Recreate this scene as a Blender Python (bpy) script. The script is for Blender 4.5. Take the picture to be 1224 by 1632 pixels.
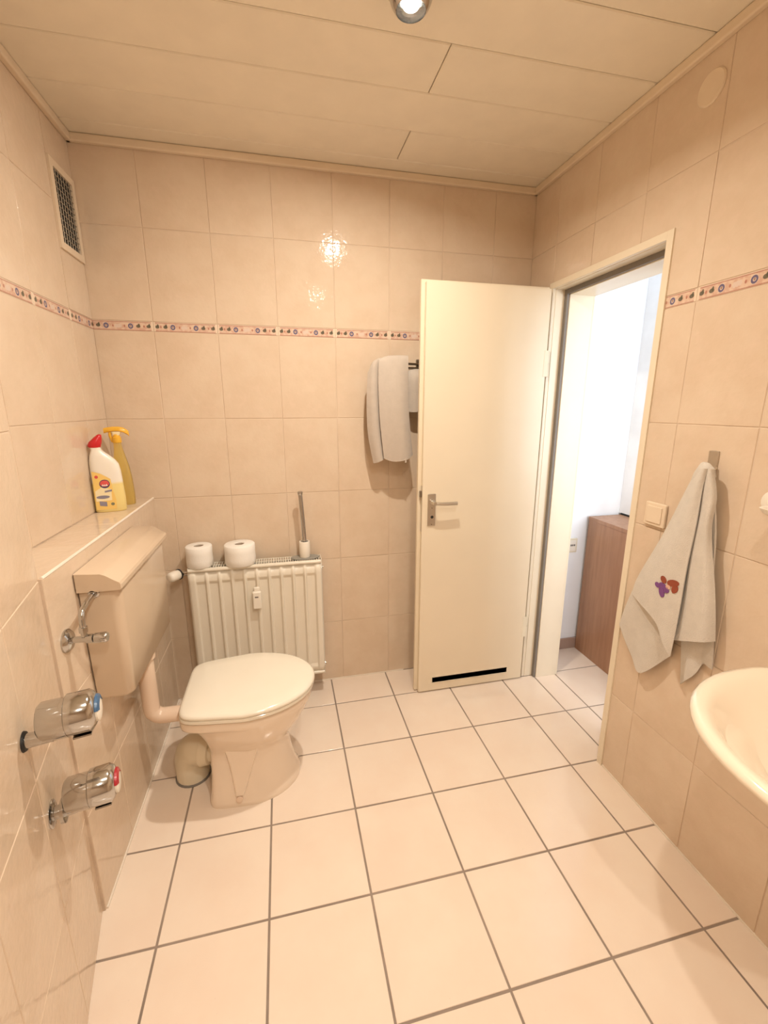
import bpy, bmesh, math, random
from mathutils import Vector, Matrix
random.seed(7)
PI = math.pi
for o in list(bpy.data.objects): bpy.data.objects.remove(o)
scene = bpy.context.scene
C = scene.collection

# ------------------------------------------------------------------ camera
CAM = Vector((.8107, -2.1305, 1.4476)); YAW, PITCH = .2255, -.2361
fwd = Vector((math.sin(YAW) * math.cos(PITCH), math.cos(YAW) * math.cos(PITCH), math.sin(PITCH)))
rgt = Vector((math.cos(YAW), -math.sin(YAW), 0)); upv = rgt.cross(fwd)
cd = bpy.data.cameras.new('camera'); cam = bpy.data.objects.new('camera', cd); C.objects.link(cam)
cd.sensor_fit = 'VERTICAL'; cd.sensor_height = 36; cd.lens = 700.7 / 1632 * 36; cd.clip_start = .02
m = Matrix((rgt, upv, -fwd)).transposed().to_4x4(); m.translation = CAM; cam.matrix_world = m
scene.camera = cam

# ------------------------------------------------------------------ world, lights, exposure
w = bpy.data.worlds.new('world'); scene.world = w; w.use_nodes = True
w.node_tree.nodes['Background'].inputs[0].default_value = (.85, .93, 1, 1)
w.node_tree.nodes['Background'].inputs[1].default_value = 1.0
LAMP_W = (20.0, 11.5, 13.0); LAMP_COL = (.96, .885, .765); LAMP_SPREAD = (173, 148, 148); LAMP_AIM = ((-.14, .06, -1), (-.36, .05, -1), (-.36, .05, -1))
def area(name, loc, rot, sx, sy, power, col, shape='RECTANGLE'):
    l = bpy.data.lights.new(name, 'AREA'); l.energy = power; l.color = col; l.shape = shape; l.size = sx
    if shape in ('RECTANGLE', 'ELLIPSE'): l.size_y = sy
    o = bpy.data.objects.new(name, l); C.objects.link(o); o.location = loc; o.rotation_euler = rot
    return o
area('window_daylight', (2.85, -2.15, 1.45), (PI / 2, 0, 0), 1.0, 1.3, 52, (.86, .93, 1))
vs = scene.view_settings
vs.view_transform = 'Standard'; vs.look = 'None'; vs.gamma = 1; vs.use_curve_mapping = False
vs.exposure = -0.2

# ------------------------------------------------------------------ materials
MATS = {}
def nt(name):
    m = bpy.data.materials.new(name); m.use_nodes = True
    t = m.node_tree; b = t.nodes['Principled BSDF']; MATS[name] = m
    return m, t, b
def node(t, kind, **kw):
    n = t.nodes.new(kind)
    for k, v in kw.items(): setattr(n, k, v)
    return n
def mth(t, op, a, b=None, c=None):
    n = node(t, 'ShaderNodeMath', operation=op)
    for i, v in enumerate((a, b, c)):
        if v is None: continue
        if isinstance(v, (int, float)): n.inputs[i].default_value = v
        else: t.links.new(v, n.inputs[i])
    return n.outputs[0]
def mixc(t, fac, a, b, blend='MIX'):
    n = node(t, 'ShaderNodeMix', data_type='RGBA', blend_type=blend)
    for s, v in ((n.inputs[0], fac), (n.inputs[6], a), (n.inputs[7], b)):
        if isinstance(v, (int, float)): s.default_value = v
        elif isinstance(v, tuple): s.default_value = (*v, 1)
        else: t.links.new(v, s)
    return n.outputs[2]
def obj_co(t, scale=1.0, rnd=True):
    """object coordinates, shifted by the object's own random number"""
    tc = node(t, 'ShaderNodeTexCoord')
    if not rnd: return tc.outputs['Object']
    oi = node(t, 'ShaderNodeObjectInfo'); v = node(t, 'ShaderNodeVectorMath', operation='MULTIPLY_ADD')
    v.inputs[1].default_value = (scale,) * 3
    t.links.new(tc.outputs['Object'], v.inputs[0])
    c = node(t, 'ShaderNodeCombineXYZ')
    for i in range(3): t.links.new(mth(t, 'MULTIPLY', oi.outputs['Random'], 17.0 + 9 * i), c.inputs[i])
    t.links.new(c.outputs[0], v.inputs[2])
    return v.outputs[0]
def noise(t, co, scale, detail=3, rough=.55):
    n = node(t, 'ShaderNodeTexNoise'); n.inputs['Scale'].default_value = scale
    n.inputs['Detail'].default_value = detail; n.inputs['Roughness'].default_value = rough
    t.links.new(co, n.inputs['Vector']); return n.outputs[0]
def ramp(t, f, a, b):
    n = node(t, 'ShaderNodeMapRange'); t.links.new(f, n.inputs[0])
    n.inputs[1].default_value = a; n.inputs[2].default_value = b; return n.outputs[0]
def bump(t, b, h, strength, dist=.002):
    n = node(t, 'ShaderNodeBump'); n.inputs['Strength'].default_value = strength
    n.inputs['Distance'].default_value = dist
    t.links.new(h, n.inputs['Height']); t.links.new(n.outputs[0], b.inputs['Normal'])
def plain(name, col, rough=.5, metal=0, var=.06, scale=6, bmp=0, bscale=80, spec=.5, coat=0, rnd=True):
    m, t, b = nt(name)
    co = obj_co(t, 1, rnd); n = noise(t, co, scale)
    dark = tuple(c * (1 - var) for c in col); lite = tuple(min(1, c * (1 + var)) for c in col)
    t.links.new(mixc(t, ramp(t, n, .3, .7), dark, lite), b.inputs['Base Color'])
    b.inputs['Roughness'].default_value = rough; b.inputs['Metallic'].default_value = metal
    b.inputs['Specular IOR Level'].default_value = spec; b.inputs['Coat Weight'].default_value = coat
    b.inputs['Coat Roughness'].default_value = .08
    if bmp: bump(t, b, noise(t, co, bscale, 2), bmp)
    return m
def wall_tile_mat(name, base, vein, pink):
    m, t, b = nt(name)
    co = obj_co(t)
    n1 = noise(t, co, 7, 5, .6); n2 = noise(t, co, 26, 4, .6)
    c = mixc(t, ramp(t, n1, .38, .62), base, vein)
    c = mixc(t, mth(t, 'MULTIPLY', ramp(t, n2, .5, .72), .5), c, pink)
    t.links.new(c, b.inputs['Base Color'])
    b.inputs['Roughness'].default_value = .075; b.inputs['Specular IOR Level'].default_value = .4
    bump(t, b, noise(t, co, 42, 2), .42, .0019)
    return m
wall_tile_mat('wall_tile', (.735, .595, .455), (.70, .55, .41), (.755, .59, .46))
def floor_mat():
    m, t, b = nt('floor_tile')
    co = obj_co(t)
    c = mixc(t, ramp(t, noise(t, co, 5, 4), .35, .65), (.87, .745, .625), (.845, .70, .58))
    sp = ramp(t, noise(t, co, 150, 2), .74, .8)
    c = mixc(t, mth(t, 'MULTIPLY', sp, .25), c, (.5, .38, .30))
    t.links.new(c, b.inputs['Base Color'])
    b.inputs['Roughness'].default_value = .13; b.inputs['Specular IOR Level'].default_value = .42
    bump(t, b, noise(t, co, 34, 2), .16, .0016)
floor_mat()
def border_mat():
    m, t, b = nt('border_print')
    uv = node(t, 'ShaderNodeUVMap').outputs[0]
    s = node(t, 'ShaderNodeSeparateXYZ'); t.links.new(uv, s.inputs[0]); u, v = s.outputs[0], s.outputs[1]
    co = obj_co(t)
    c = mixc(t, ramp(t, noise(t, co, 60, 3), .42, .6), (.74, .56, .43), (.64, .41, .31))
    # dark rose rules along the two long edges
    e = mth(t, 'ABSOLUTE', mth(t, 'SUBTRACT', v, .5))
    rule = mth(t, 'MULTIPLY', mth(t, 'GREATER_THAN', e, .36), mth(t, 'LESS_THAN', e, .44))
    c = mixc(t, mth(t, 'MULTIPLY', rule, .8), c, (.45, .22, .17))
    def blob(c, u0, v0, ru, rv, col, ring=0):
        d = mth(t, 'ADD', mth(t, 'POWER', mth(t, 'ABSOLUTE', mth(t, 'DIVIDE', mth(t, 'SUBTRACT', u, u0), ru)), 2.0),
                mth(t, 'POWER', mth(t, 'ABSOLUTE', mth(t, 'DIVIDE', mth(t, 'SUBTRACT', v, v0), rv)), 2.0))
        k = mth(t, 'LESS_THAN', d, 1.0)
        if ring: k = mth(t, 'MULTIPLY', k, mth(t, 'GREATER_THAN', d, ring))
        return mixc(t, mth(t, 'MULTIPLY', k, .9), c, col)
    blue, green, pale = (.085, .075, .19), (.10, .095, .065), (.72, .58, .50)
    for u0, q in ((.30, blue), (.66, blue)):
        c = blob(c, u0, .5, .042, .30, (.70, .58, .50)); c = blob(c, u0, .5, .038, .27, q, .22); c = blob(c, u0, .52, .012, .1, (.34, .20, .15))
    for u0 in (.06, .185, .775, .93): c = blob(c, u0, .5, .032, .16, green); c = blob(c, u0 + .012, .62, .014, .16, green)
    for du in (-.03, 0, .03): c = blob(c, .48 + du, .5 + du, .022, .2, pale)
    for u0 in (.115, .40, .57, .86): c = blob(c, u0, .5, .012, .12, (.45, .18, .13))
    ends = mth(t, 'GREATER_THAN', mth(t, 'ABSOLUTE', mth(t, 'SUBTRACT', u, .5)), .468)
    edge = mth(t, 'MAXIMUM', ends, mth(t, 'GREATER_THAN', e, .45))
    c = mixc(t, edge, c, (.80, .66, .52))
    t.links.new(c, b.inputs['Base Color']); b.inputs['Roughness'].default_value = .16
border_mat()
plain('wall_grout', (.69, .55, .425), .8, var=.1, bmp=.3, rnd=False)
plain('floor_grout', (.30, .235, .19), .85, var=.2, bmp=.4, rnd=False)
plain('caulk', (.85, .76, .65), .5)
plain('panel', (.87, .79, .65), .42, var=.03, scale=9)
plain('panel_gap', (.30, .22, .15), .8)
plain('trim_paint', (.80, .66, .50), .4, var=.03)
plain('door_paint', (.83, .72, .55), .3, var=.025, scale=2.5)
plain('frame_paint', (.83, .73, .57), .3, var=.02)
plain('gasket', (.21, .185, .16), .6)
plain('chrome', (.56, .56, .555), .11, 1, var=.02)
plain('satin_metal', (.62, .58, .52), .32, 1, var=.04)
plain('dark_chrome', (.33, .30, .27), .25, 1)
plain('black', (.015, .014, .013), .6)
plain('slot_shade_brown', (.085, .05, .038), .8, var=.3, scale=40)
plain('duct_shade', (.03, .026, .022), .85, var=.4, scale=30)
plain('wire', (.42, .36, .28), .4, .6)
plain('white_metal', (.80, .735, .62), .28, var=.02)
plain('white_plastic', (.86, .80, .70), .3, var=.02)
plain('cream_plastic', (.80, .715, .55), .35, var=.05)
plain('lid_plastic', (.87, .81, .69), .14, var=.015, coat=.4)
plain('ceramic', (.85, .71, .57), .08, var=.015, coat=.6)
plain('basin_ceramic', (.87, .76, .61), .07, var=.015, coat=.6)
plain('cistern_plastic', (.66, .515, .375), .22, var=.03, coat=.2)
plain('pipe_plastic', (.80, .62, .48), .25, var=.02)
plain('paper', (.88, .84, .78), .95, var=.03, bmp=.35, bscale=160)
plain('cardboard', (.50, .40, .31), .9)
plain('grey_base', (.30, .28, .24), .5)
plain('hall_wall', (.91, .92, .94), .8, var=.02, rnd=False)
plain('hall_skirt', (.40, .27, .21), .4)
plain('white_unit', (.93, .93, .93), .3)
plain('red_cap', (.62, .02, .025), .3, var=.1)
plain('yellow_trigger', (.90, .50, .05), .3)
plain('blue_mark', (.055, .13, .25), .3)
plain('red_mark', (.42, .025, .035), .3)
plain('window_glass_white', (.9, .95, 1), .2)
def towel_mat(name, col):
    m, t, b = nt(name); co = obj_co(t, 1, False)
    t.links.new(mixc(t, ramp(t, noise(t, co, 30, 4), .3, .7), tuple(c * .93 for c in col), col), b.inputs['Base Color'])
    b.inputs['Roughness'].default_value = 1; b.inputs['Specular IOR Level'].default_value = .1
    b.inputs['Sheen Weight'].default_value = .3
    vo = node(t, 'ShaderNodeTexVoronoi'); vo.inputs['Scale'].default_value = 420; t.links.new(co, vo.inputs['Vector'])
    bump(t, b, vo.outputs[0], .5, .002)
towel_mat('towel', (.69, .635, .565)); towel_mat('towel_grey', (.58, .50, .425))
plain('purple_thread', (.20, .07, .24), .9); plain('auburn_thread', (.30, .07, .035), .9); plain('skin_thread', (.72, .45, .34), .9)
def wood_mat():
    m, t, b = nt('wood'); tc = node(t, 'ShaderNodeTexCoord')
    mp = node(t, 'ShaderNodeMapping'); mp.inputs['Scale'].default_value = (9, 9, .7); t.links.new(tc.outputs['Object'], mp.inputs[0])
    n = noise(t, mp.outputs[0], 4, 5, .65)
    t.links.new(mixc(t, ramp(t, n, .3, .7), (.37, .19, .105), (.48, .265, .155)), b.inputs['Base Color'])
    b.inputs['Roughness'].default_value = .4
wood_mat()
def clear_mat(name, col, trans, rough, ior=1.4):
    m, t, b = nt(name); co = obj_co(t, 1, False)
    t.links.new(mixc(t, noise(t, co, 12), tuple(c * .95 for c in col), col), b.inputs['Base Color'])
    b.inputs['Transmission Weight'].default_value = trans; b.inputs['Roughness'].default_value = rough; b.inputs['IOR'].default_value = ior
clear_mat('yellow_bottle', (1, .80, .28), .75, .06)
def wc_bottle_mat():
    # translucent white plastic, tinted yellow up to the liquid's level (a real edge on the bottle)
    m, t, b = nt('wc_bottle'); tc = node(t, 'ShaderNodeTexCoord')
    s = node(t, 'ShaderNodeSeparateXYZ'); t.links.new(tc.outputs['Object'], s.inputs[0])
    k = ramp(t, s.outputs[2], .118, .108)
    t.links.new(mixc(t, k, (.88, .82, .72), (.86, .70, .29)), b.inputs['Base Color'])
    b.inputs['Roughness'].default_value = .25; b.inputs['Subsurface Weight'].default_value = .15
    b.inputs['Subsurface Radius'].default_value = (.02, .02, .01)
wc_bottle_mat()
for nm, c in (('label_yellow', (.88, .60, .18)), ('label_cream', (.90, .78, .50)), ('label_red', (.70, .10, .09)), ('label_navy', (.05, .05, .13)),
              ('label_white', (.9, .85, .8)), ('label_grey', (.26, .24, .30)), ('label_green', (.22, .22, .13))): plain(nm, c, .4)
def emit_mat(name, col, s):
    m, t, b = nt(name); b.inputs['Emission Color'].default_value = (*col, 1); b.inputs['Emission Strength'].default_value = s
    b.inputs['Base Color'].default_value = (*col, 1)
emit_mat('bulb', (1, .90, .74), 90)
emit_mat('daylight_pane', (.9, .95, 1), 1.5)

# ------------------------------------------------------------------ mesh helpers
def link(name, me, mat=None, parent=None, smooth=None):
    if mat:
        me.materials.clear(); me.materials.append(MATS[mat])
    o = bpy.data.objects.new(name, me); C.objects.link(o)
    if parent: o.parent = parent
    return o
def shade(me, ang=40):
    for p in me.polygons: p.use_smooth = True
    me.set_sharp_from_angle(angle=math.radians(ang))
class MB:
    def __init__(s): s.v = []; s.f = []
    def add(s, v, f):
        n = len(s.v); s.v += [tuple(x) for x in v]; s.f += [tuple(i + n for i in q) for q in f]; return s
    def box(s, a, b):
        x0, y0, z0 = (min(p, q) for p, q in zip(a, b)); x1, y1, z1 = (max(p, q) for p, q in zip(a, b))
        return s.add([(x0, y0, z0), (x1, y0, z0), (x1, y1, z0), (x0, y1, z0), (x0, y0, z1), (x1, y0, z1), (x1, y1, z1), (x0, y1, z1)],
                     [(0, 3, 2, 1), (4, 5, 6, 7), (0, 1, 5, 4), (1, 2, 6, 5), (2, 3, 7, 6), (3, 0, 4, 7)])
    def prism(s, poly, z0, z1):
        n = len(poly); v = [(x, y, z0) for x, y in poly] + [(x, y, z1) for x, y in poly]
        f = [tuple(range(n))[::-1], tuple(range(n, 2 * n))] + [(i, (i + 1) % n, n + (i + 1) % n, n + i) for i in range(n)]
        return s.add(v, f)
    def loft(s, rings, cap0=True, cap1=True):
        n = len(rings[0]); v = [p for r in rings for p in r]; f = []
        for k in range(len(rings) - 1):
            for i in range(n):
                j = (i + 1) % n; f.append((k * n + i, k * n + j, (k + 1) * n + j, (k + 1) * n + i))
        if cap0: f.append(tuple(range(n))[::-1])
        if cap1: f.append(tuple(range((len(rings) - 1) * n, len(rings) * n)))
        return s.add(v, f)
    def lathe(s, o, d, prof, n=32, cap=True):
        """prof: (distance along d, radius)"""
        o = Vector(o); d = Vector(d).normalized(); a = d.orthogonal().normalized(); b = d.cross(a)
        rings = [[o + d * h + (a * math.cos(2 * PI * i / n) + b * math.sin(2 * PI * i / n)) * max(r, 1e-5) for i in range(n)] for h, r in prof]
        return s.loft(rings, cap, cap)
    def tube(s, pts, r, n=16, cap=True):
        pts = [Vector(p) for p in pts]; rs = r if isinstance(r, (list, tuple)) else [r] * len(pts)
        t0 = (pts[1] - pts[0]).normalized(); a = t0.orthogonal().normalized(); rings = []
        for i, p in enumerate(pts):
            t = ((pts[min(i + 1, len(pts) - 1)] - pts[max(i - 1, 0)])).normalized()
            a = (a - t * a.dot(t)).normalized(); b = t.cross(a)
            rings.append([p + (a * math.cos(2 * PI * k / n) + b * math.sin(2 * PI * k / n)) * rs[i] for k in range(n)])
        return s.loft(rings, cap, cap)
    def mesh(s, name='m'):
        me = bpy.data.meshes.new(name); me.from_pydata(s.v, [], s.f)
        bm = bmesh.new(); bm.from_mesh(me); bmesh.ops.recalc_face_normals(bm, faces=bm.faces); bm.to_mesh(me); bm.free()
        return me
    def build(s, name, mat, parent=None, bevel=0, seg=2, ang=40, smooth=True, sub=0):
        me = s.mesh(name)
        if smooth: shade(me, ang)
        o = link(name, me, mat, parent)
        if bevel:
            b = o.modifiers.new('bevel', 'BEVEL'); b.width = bevel; b.segments = seg; b.limit_method = 'ANGLE'; b.angle_limit = math.radians(35); b.harden_normals = True
        if sub:
            q = o.modifiers.new('sub', 'SUBSURF'); q.levels = sub; q.render_levels = sub
        return o
def smooth_path(pts, n=8):
    pts = [Vector(p) for p in pts]; out = []
    for i in range(len(pts) - 1):
        p0, p1, p2, p3 = pts[max(i - 1, 0)], pts[i], pts[i + 1], pts[min(i + 2, len(pts) - 1)]
        for k in range(n):
            t = k / n
            out.append(.5 * ((2 * p1) + (p2 - p0) * t + (2 * p0 - 5 * p1 + 4 * p2 - p3) * t * t + (3 * p1 - p0 - 3 * p2 + p3) * t ** 3))
    out.append(pts[-1]); return out
def net(mb, rows, nu=6, nv=6, thick=.005, ruffle=None):
    """a cloth sheet through a small net of control points, given real thickness"""
    R = [smooth_path(r, nu) for r in rows]
    cols = [smooth_path([R[k][j] for k in range(len(R))], nv) for j in range(len(R[0]))]
    G = [[cols[j][i].copy() for j in range(len(cols))] for i in range(len(cols[0]))]
    if ruffle:
        for i, r in enumerate(G):
            for j, p in enumerate(r): p += ruffle(i / (len(G) - 1), j / (len(r) - 1))
    H, W = len(G), len(G[0]); N = []
    for i in range(H):
        row = []
        for j in range(W):
            du = G[i][min(j + 1, W - 1)] - G[i][max(j - 1, 0)]; dv = G[min(i + 1, H - 1)][j] - G[max(i - 1, 0)][j]
            n = du.cross(dv); row.append(n.normalized() if n.length > 1e-9 else Vector((1, 0, 0)))
        N.append(row)
    v = [G[i][j] + N[i][j] * thick / 2 for i in range(H) for j in range(W)] + [G[i][j] - N[i][j] * thick / 2 for i in range(H) for j in range(W)]
    o = H * W; f = []
    for i in range(H - 1):
        for j in range(W - 1):
            a = i * W + j; f += [(a, a + 1, a + W + 1, a + W), (o + a, o + a + W, o + a + W + 1, o + a + 1)]
    rim = [i * W for i in range(H)] + [(H - 1) * W + j for j in range(1, W)] + [i * W + W - 1 for i in range(H - 2, -1, -1)] + [j for j in range(W - 2, 0, -1)]
    for k in range(len(rim)):
        a, b = rim[k], rim[(k + 1) % len(rim)]; f.append((a, b, o + b, o + a))
    return mb.add(v, f)
def tag(o, label, cat, group=None):
    o['label'] = label; o['category'] = cat
    if group: o['group'] = group
    return o
def thing(name, label, cat, loc=(0, 0, 0), group=None, rotz=0):
    o = bpy.data.objects.new(name, None); C.objects.link(o); o.location = loc; o.rotation_euler = (0, 0, rotz); o.empty_display_size = .05
    return tag(o, label, cat, group)
def struct(o, label, cat):
    o['kind'] = 'structure'; return tag(o, label, cat)
def under(o, parent):
    """parent a part built in world coordinates to a thing that stands elsewhere"""
    bpy.context.view_layer.update() if False else None
    pm = Matrix.LocRotScale(parent.location, parent.rotation_euler, None)
    o.parent = parent; o.matrix_parent_inverse = pm.inverted(); return o

# ------------------------------------------------------------------ tiles
TILE_CACHE = {}
def tile_mesh(rects, t, mat, bev, uvw=None):
    key = (tuple(tuple(round(c, 4) for c in r) for r in rects), t, mat, uvw)
    if key in TILE_CACHE: return TILE_CACHE[key]
    bm = bmesh.new()
    for (u0, v0, u1, v1) in rects:
        vs_ = [bm.verts.new(p) for p in ((u0, v0, -.004), (u1, v0, -.004), (u1, v1, -.004), (u0, v1, -.004), (u0, v0, t), (u1, v0, t), (u1, v1, t), (u0, v1, t))]
        for q in ((0, 3, 2, 1), (4, 5, 6, 7), (0, 1, 5, 4), (1, 2, 6, 5), (2, 3, 7, 6), (3, 0, 4, 7)): bm.faces.new([vs_[i] for i in q])
    if len(rects) == 1:
        top = [e for e in bm.edges if all(abs(v.co.z - t) < 1e-6 for v in e.verts)]
        bmesh.ops.bevel(bm, geom=top, offset=bev, segments=1, affect='EDGES')
    if uvw:
        ul = bm.loops.layers.uv.new('UVMap'); uo, wd, vo, hd = uvw
        for f in bm.faces:
            for l in f.loops: l[ul].uv = ((l.vert.co.x - uo) / wd, (l.vert.co.y - vo) / hd)
    me = bpy.data.meshes.new('tile'); bm.to_mesh(me); bm.free()
    me.materials.append(MATS[mat]); TILE_CACHE[key] = me
    return me
def frame_matrix(o, u, v):
    u = Vector(u).normalized(); v = Vector(v).normalized(); n = u.cross(v)
    M = Matrix((u, v, n)).transposed().to_4x4(); M.translation = Vector(o); return M
def rect_minus(r, h):
    u0, v0, u1, v1 = r; a0, b0, a1, b1 = h
    if a1 <= u0 or a0 >= u1 or b1 <= v0 or b0 >= v1: return [r]
    out = []
    if b1 < v1: out.append((u0, max(b1, v0), u1, v1))
    if b0 > v0: out.append((u0, v0, u1, min(b0, v1)))
    lo, hi = max(b0, v0), min(b1, v1)
    if a0 > u0: out.append((u0, lo, a0, hi))
    if a1 < u1: out.append((a1, lo, u1, hi))
    return out
def lay(parent, o, u, v, ub, vb, mat='wall_tile', gap=.0025, t=.0018, bev=.0012, border=None, holes=(), name='tile', umod=None):
    """tiles between the joints ub (along u) and vb (along v); border = (v0, v1) is the row of printed strip tiles"""
    M = frame_matrix(o, u, v)
    for i in range(len(ub) - 1):
        for j in range(len(vb) - 1):
            u0, u1, v0, v1 = ub[i], ub[i + 1], vb[j], vb[j + 1]
            if u1 - u0 < .008 or v1 - v0 < .008: continue
            isb = border and abs(v0 - border[0]) < 1e-4
            g = gap / 2
            rs = [(u0 + g, v0 + g, u1 - g, v1 - g)]
            for h in holes: rs = [q for r in rs for q in rect_minus(r, h)]
            rs = [r for r in rs if r[2] - r[0] > .004 and r[3] - r[1] > .004]
            if not rs: continue
            cx, cy = (u0 + u1) / 2, (v0 + v1) / 2
            loc = [(a - cx, b - cy, c - cx, d - cy) for a, b, c, d in rs]
            if isb:
                fs = umod[i] if umod else u0
                me = tile_mesh(loc, t, 'border_print', bev, (round(fs - cx, 4), .253, round(v0 - cy, 4), round(v1 - v0, 4)))
            else: me = tile_mesh(loc, t, mat, bev)
            ob = bpy.data.objects.new('border_tile' if isb else name, me); C.objects.link(ob)
            ob.parent = parent
            jit = Matrix.Rotation(random.uniform(-.002, .002), 4, 'X') @ Matrix.Rotation(random.uniform(-.002, .002), 4, 'Y') if not isb else Matrix()
            ob.matrix_local = M @ Matrix.Translation((cx, cy, 0)) @ jit
def joints(a, b, first, step):
    k = math.floor((a - first) / step) + 1; out = [a]
    x = first + k * step
    while x < b - 1e-6:
        if x > a + 1e-6: out.append(x)
        x += step
    return out + [b]

# ------------------------------------------------------------------ setting
XL, XV, XR, ZC, ZL = .085, .232, 2.035, 2.44, 1.045
ROWS = [0, .34, .692, 1.041, 1.393, 1.750, 1.789, 2.137, ZC]; BORD = (1.750, 1.789)
WT = .253
YB = -3.6            # the end of the room behind the camera

fl = struct(MB().box((-.2, .12, -.1), (3.75, YB - .12, -.0018)).build('floor', 'floor_grout'), 'cream pink floor of square glossy tiles with grey joints', 'floor')
xb = [.214] + [.4 + .3019 * i for i in range(6)] + [XR + .006]
yb = [0] + [.2102 + .3019 * j for j in range(0, 11)]
YS = sorted([-y for y in yb])
lay(fl, (0, 0, -.0018), (1, 0, 0), (0, 1, 0), xb[:-1], YS, 'floor_tile', .0065, .0018, .001)
lay(fl, (0, 0, -.0018), (1, 0, 0), (0, 1, 0), xb[-2:], [y for y in YS if y < -.81], 'floor_tile', .0065, .0018, .001)
lay(fl, (0, 0, -.0018), (1, 0, 0), (0, 1, 0), xb[-2:], [-.2102, 0], 'floor_tile', .0065, .0018, .001)
# through the doorway: threshold pieces and the hall floor
lay(fl, (0, 0, -.0018), (1, 0, 0), (0, 1, 0), [xb[-2], 2.095, 2.222], [-.814, -.5121, -.2102], 'floor_tile', .0065, .0018, .001)
lay(fl, (0, 0, -.0018), (1, 0, 0), (0, 1, 0), [2.222, 2.524, 2.826, 3.128, 3.43], [-1.72, -1.4178, -1.1159, -.814, -.5121, -.2102, 0], 'floor_tile', .0065, .0018, .001)

wb = struct(MB().box((-.1, 0, 0), (XR + .03, .12, ZC + .06)).build('wall_back', 'wall_grout'), 'back wall of glossy beige tiles with a printed border strip', 'wall')
ubk = joints(XL, XR, .3118, WT)
lay(wb, (0, 0, 0), (1, 0, 0), (0, 0, 1), ubk, ROWS, border=BORD, umod=[.3118 - WT] + ubk[1:])

wl = struct(MB().box((XL - .1, 0, 0), (XL, -1.02, ZC + .06)).build('wall_left', 'wall_grout'), 'left wall of pale tiles above the ledge with an air vent', 'wall')
ublf = joints(0, .985, .205, WT)
VENT = (.012, 2.005, .198, 2.262)
lay(wl, (XL, 0, 0), (0, -1, 0), (0, 0, 1), ublf, [ZL] + ROWS[4:], border=BORD, umod=[.205 - WT] + ublf[1:], holes=[VENT]) if False else None
# left wall faces +x, so u runs along +y
ubl = [-y for y in reversed(ublf)]
lay(wl, (XL, 0, 0), (0, 1, 0), (0, 0, 1), ubl, [ZL + .001] + ROWS[4:], border=BORD, umod=[-.985 - (WT - (ubl[1] - ubl[0]))] + ubl[1:], holes=[(-VENT[2], VENT[1], -VENT[0], VENT[3])])

wp = struct(MB().box((XL, 0, 0), (XV - .0018, -.985, ZL - .0018)).build('wall_left_ledge', 'wall_grout'), 'half height tiled boxing on the left wall with a ledge on top', 'wall')
lay(wp, (XV - .0018, 0, 0), (0, 1, 0), (0, 0, 1), [-.985, -.739, -.486, -.233, 0], [0, .34, .692, ZL], gap=.0025)
lay(wp, (0, 0, ZL - .0018), (1, 0, 0), (0, 1, 0), [XL, XV - .004], [-.985, -.711, -.458, -.205, 0])
struct(MB().tube([(XV - .003, -.001, ZL - .001), (XV - .003, -.982, ZL - .001)], .0045, 8).build('trim_1', 'caulk'), 'pale bead along the front edge of the tiled ledge', 'trim')

E0 = Vector((.221, -.982, 0)); DN = Vector((.2115, -.9774, 0)); LN = 1.25
E1 = E0 + DN * LN
wn = struct(MB().prism([(E0.x, E0.y), (E1.x, E1.y), (E1.x, YB), (-.1, YB), (-.1, E0.y)], 0, ZC + .06).build('wall_left_near', 'wall_grout'), 'slanted tiled wall on the near left with two chrome valves', 'wall')
# face normal must be (+.977,+.21): u = -DN (pointing away from the camera), v = up
ubn = [-LN, -1.019, -.766, -.513, -.26, 0]
lay(wn, (E0.x, E0.y, 0), tuple(-DN), (0, 0, 1), ubn, [0, .34, .692, 1.041, 1.393, 1.750, 1.789, 2.137, ZC], border=BORD)
lay(wn, (E1.x, 0, 0), (0, 1, 0), (0, 0, 1), [YB, -3.4, -3.147, -2.894, -2.641, -2.388, E1.y], ROWS, border=BORD)

# right wall with the doorway
DY0, DY1, DZ = -.822, -.205, 1.962
wr_ = MB().box((XR, .0, 0), (2.215, DY1, ZC + .06)).box((XR, DY1, DZ), (2.215, DY0, ZC + .06)).box((XR, DY0, 0), (2.215, YB, ZC + .06))
wr = struct(wr_.build('wall_right', 'wall_grout', smooth=False), 'right wall of beige tiles around the doorway', 'wall')
jr = joints(.0, -YB, .955 - 3 * WT, WT)                       # distances from the back wall
lay(wr, (XR, 0, 0), (0, -1, 0), (0, 0, 1), jr, ROWS, border=BORD, umod=[.196 - WT] + jr[1:], holes=[(-DY1, -.01, -DY0, DZ)])
wf = struct(MB().box((-.1, YB, 0), (2.215, YB - .12, ZC + .06)).build('wall_front', 'wall_grout', smooth=False), 'plain wall behind the viewpoint', 'wall')
for nm, a, b in (('trim_2', (XV, 0, 0), (1.41, -.005, .006)), ('trim_3', (XR - .005, DY0 - .024, 0), (XR, -2.4, .006)), ('trim_8', (XV, 0, 0), (XV + .005, -.98, .006))):
    struct(MB().box(a, b).build(nm, 'caulk'), 'pale silicone bead where the tiles meet the floor, ' + {'trim_2': 'back wall', 'trim_3': 'right wall', 'trim_8': 'left boxing'}[nm], 'trim')

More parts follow.
